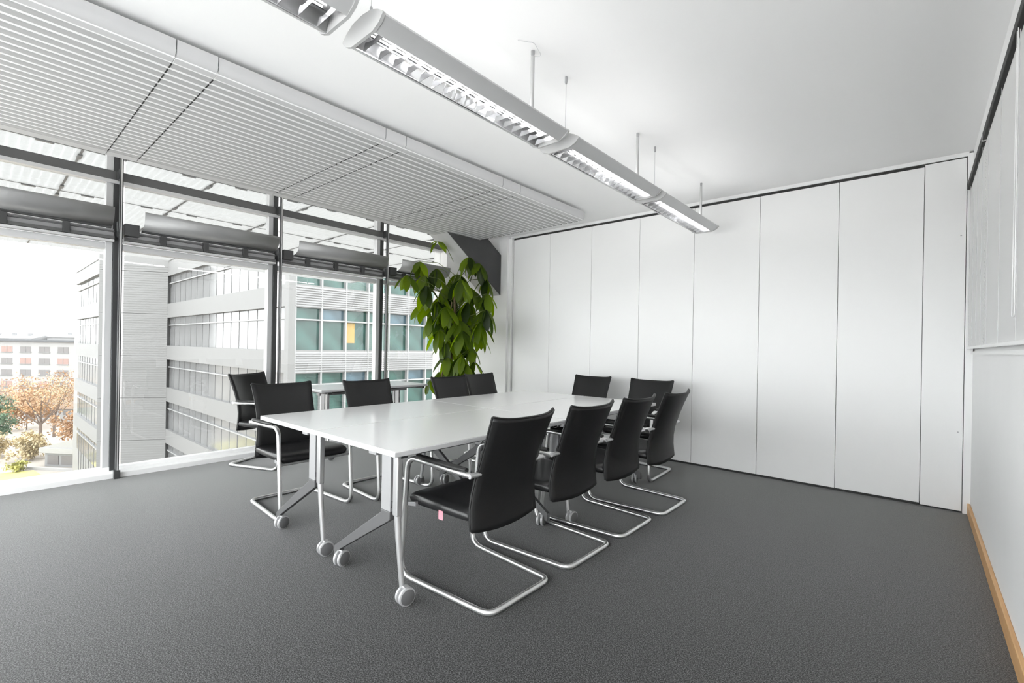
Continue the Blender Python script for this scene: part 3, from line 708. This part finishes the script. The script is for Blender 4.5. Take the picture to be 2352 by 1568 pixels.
for q in range(3): obj('window', box(-2.2 + q * 1.9, -.7 + q * 1.9, -.06, .05, .3, 1.4), 'far_window', sh)

def tree(name, r, w, h, lab, leafm, spread, nl, lsize, branches=9, trunk=.22, seed=1, bushy=False, grp=None):
    rg = random.Random(seed); t = empty(name, grid(r, w)); tag(t, lab, 'tree' if not bushy else 'bush', grp)
    tips = []
    if not bushy:
        top = Vector((rg.uniform(-.3, .3), rg.uniform(-.3, .3), h * .42)); m = MB().tube([(0, 0, 0), (0, 0, h * .2), top], [trunk, trunk * .8, trunk * .6], 8)
        for b in range(branches):
            a = 2 * PI * b / branches + rg.uniform(-.3, .3); s = top * rg.uniform(.7, 1.0); e = Vector((math.cos(a) * spread * rg.uniform(.5, 1), math.sin(a) * spread * rg.uniform(.5, 1), h * rg.uniform(.75, 1.0)))
            mid = s * .45 + e * .55 + Vector((math.cos(a), math.sin(a), -.3)) * spread * .12
            m.tube([s, mid, e], [trunk * .42, trunk * .26, trunk * .06], 6); tips += [mid, e, (mid + e) / 2]
            for q in range(4):
                st = mid.lerp(e, rg.random()); en = st + Vector((rg.uniform(-1, 1), rg.uniform(-1, 1), rg.uniform(.0, 1))) * spread * .3
                m.tube([st, en], [trunk * .12, trunk * .03], 5); tips.append(en)
        obj('trunk', m, 'bark', t, True)
    else:
        tips = [Vector((rg.gauss(0, spread * .45), rg.gauss(0, spread * .45), h * rg.uniform(.15, .85))) for _ in range(40)]
        obj('trunk', MB().tube([(0, 0, 0), (0, 0, h * .5)], [.1, .05], 6), 'bark', t)
    lf = MB()
    for _ in range(nl):
        p = rg.choice(tips) + Vector((rg.gauss(0, 1), rg.gauss(0, 1), rg.gauss(0, .8))) * spread * .16
        if p.z < .05: continue
        a = Vector((rg.gauss(0, 1), rg.gauss(0, 1), rg.gauss(0, 1))).normalized(); b = a.orthogonal().normalized(); s = lsize * rg.uniform(.6, 1.4)
        lf.add([p - a * s, p + b * s * .6, p + a * s, p - b * s * .6], [(0, 1, 2, 3)])
    fo = obj('foliage', lf, leafm, t); fo['kind'] = 'stuff'
    return t
tree('autumn_tree', -66.3, 66.5, 10.4, 'large half bare autumn tree with forked dark trunk outside', 'autumn_leaf', 4.0, 2200, .13, 7, .24, 3)
tree('autumn_tree', -72.6, 75.0, 9.4, 'slim bare forked tree right behind the large autumn tree', 'pale_leaf', 3.0, 900, .13, 6, .20, 5)
tree('orange_bush', -82.6, 80.5, 6.8, 'orange leaved bush left behind the autumn trees', 'autumn_leaf', 4.2, 3600, .20, seed=6, bushy=True)
tree('orange_bush', -63.6, 70.5, 5.0, 'orange leaved bush right behind the autumn trees', 'autumn_leaf', 3.0, 3200, .19, seed=7, bushy=True)
tree('yellow_bush', -62.0, 60.8, 3.6, 'pale yellow bush at the foot of the autumn tree', 'pale_leaf', 2.2, 3000, .16, seed=8, bushy=True)
tree('yellow_bush', -67.6, 61.2, 3.6, 'pale yellow bush at the left photo edge', 'pale_leaf', 2.2, 3000, .16, seed=9, bushy=True)
tree('green_bush', -57.6, 55.2, 1.3, 'low yellow green bush at the lawn edge before the pavilion', 'bush_leaf', .9, 1200, .10, seed=10, bushy=True)
tree('green_conifer', -77.0, 70.5, 8.0, 'dark green conifer at the very left photo edge', 'green_leaf', 1.9, 2600, .18, seed=12, bushy=True)
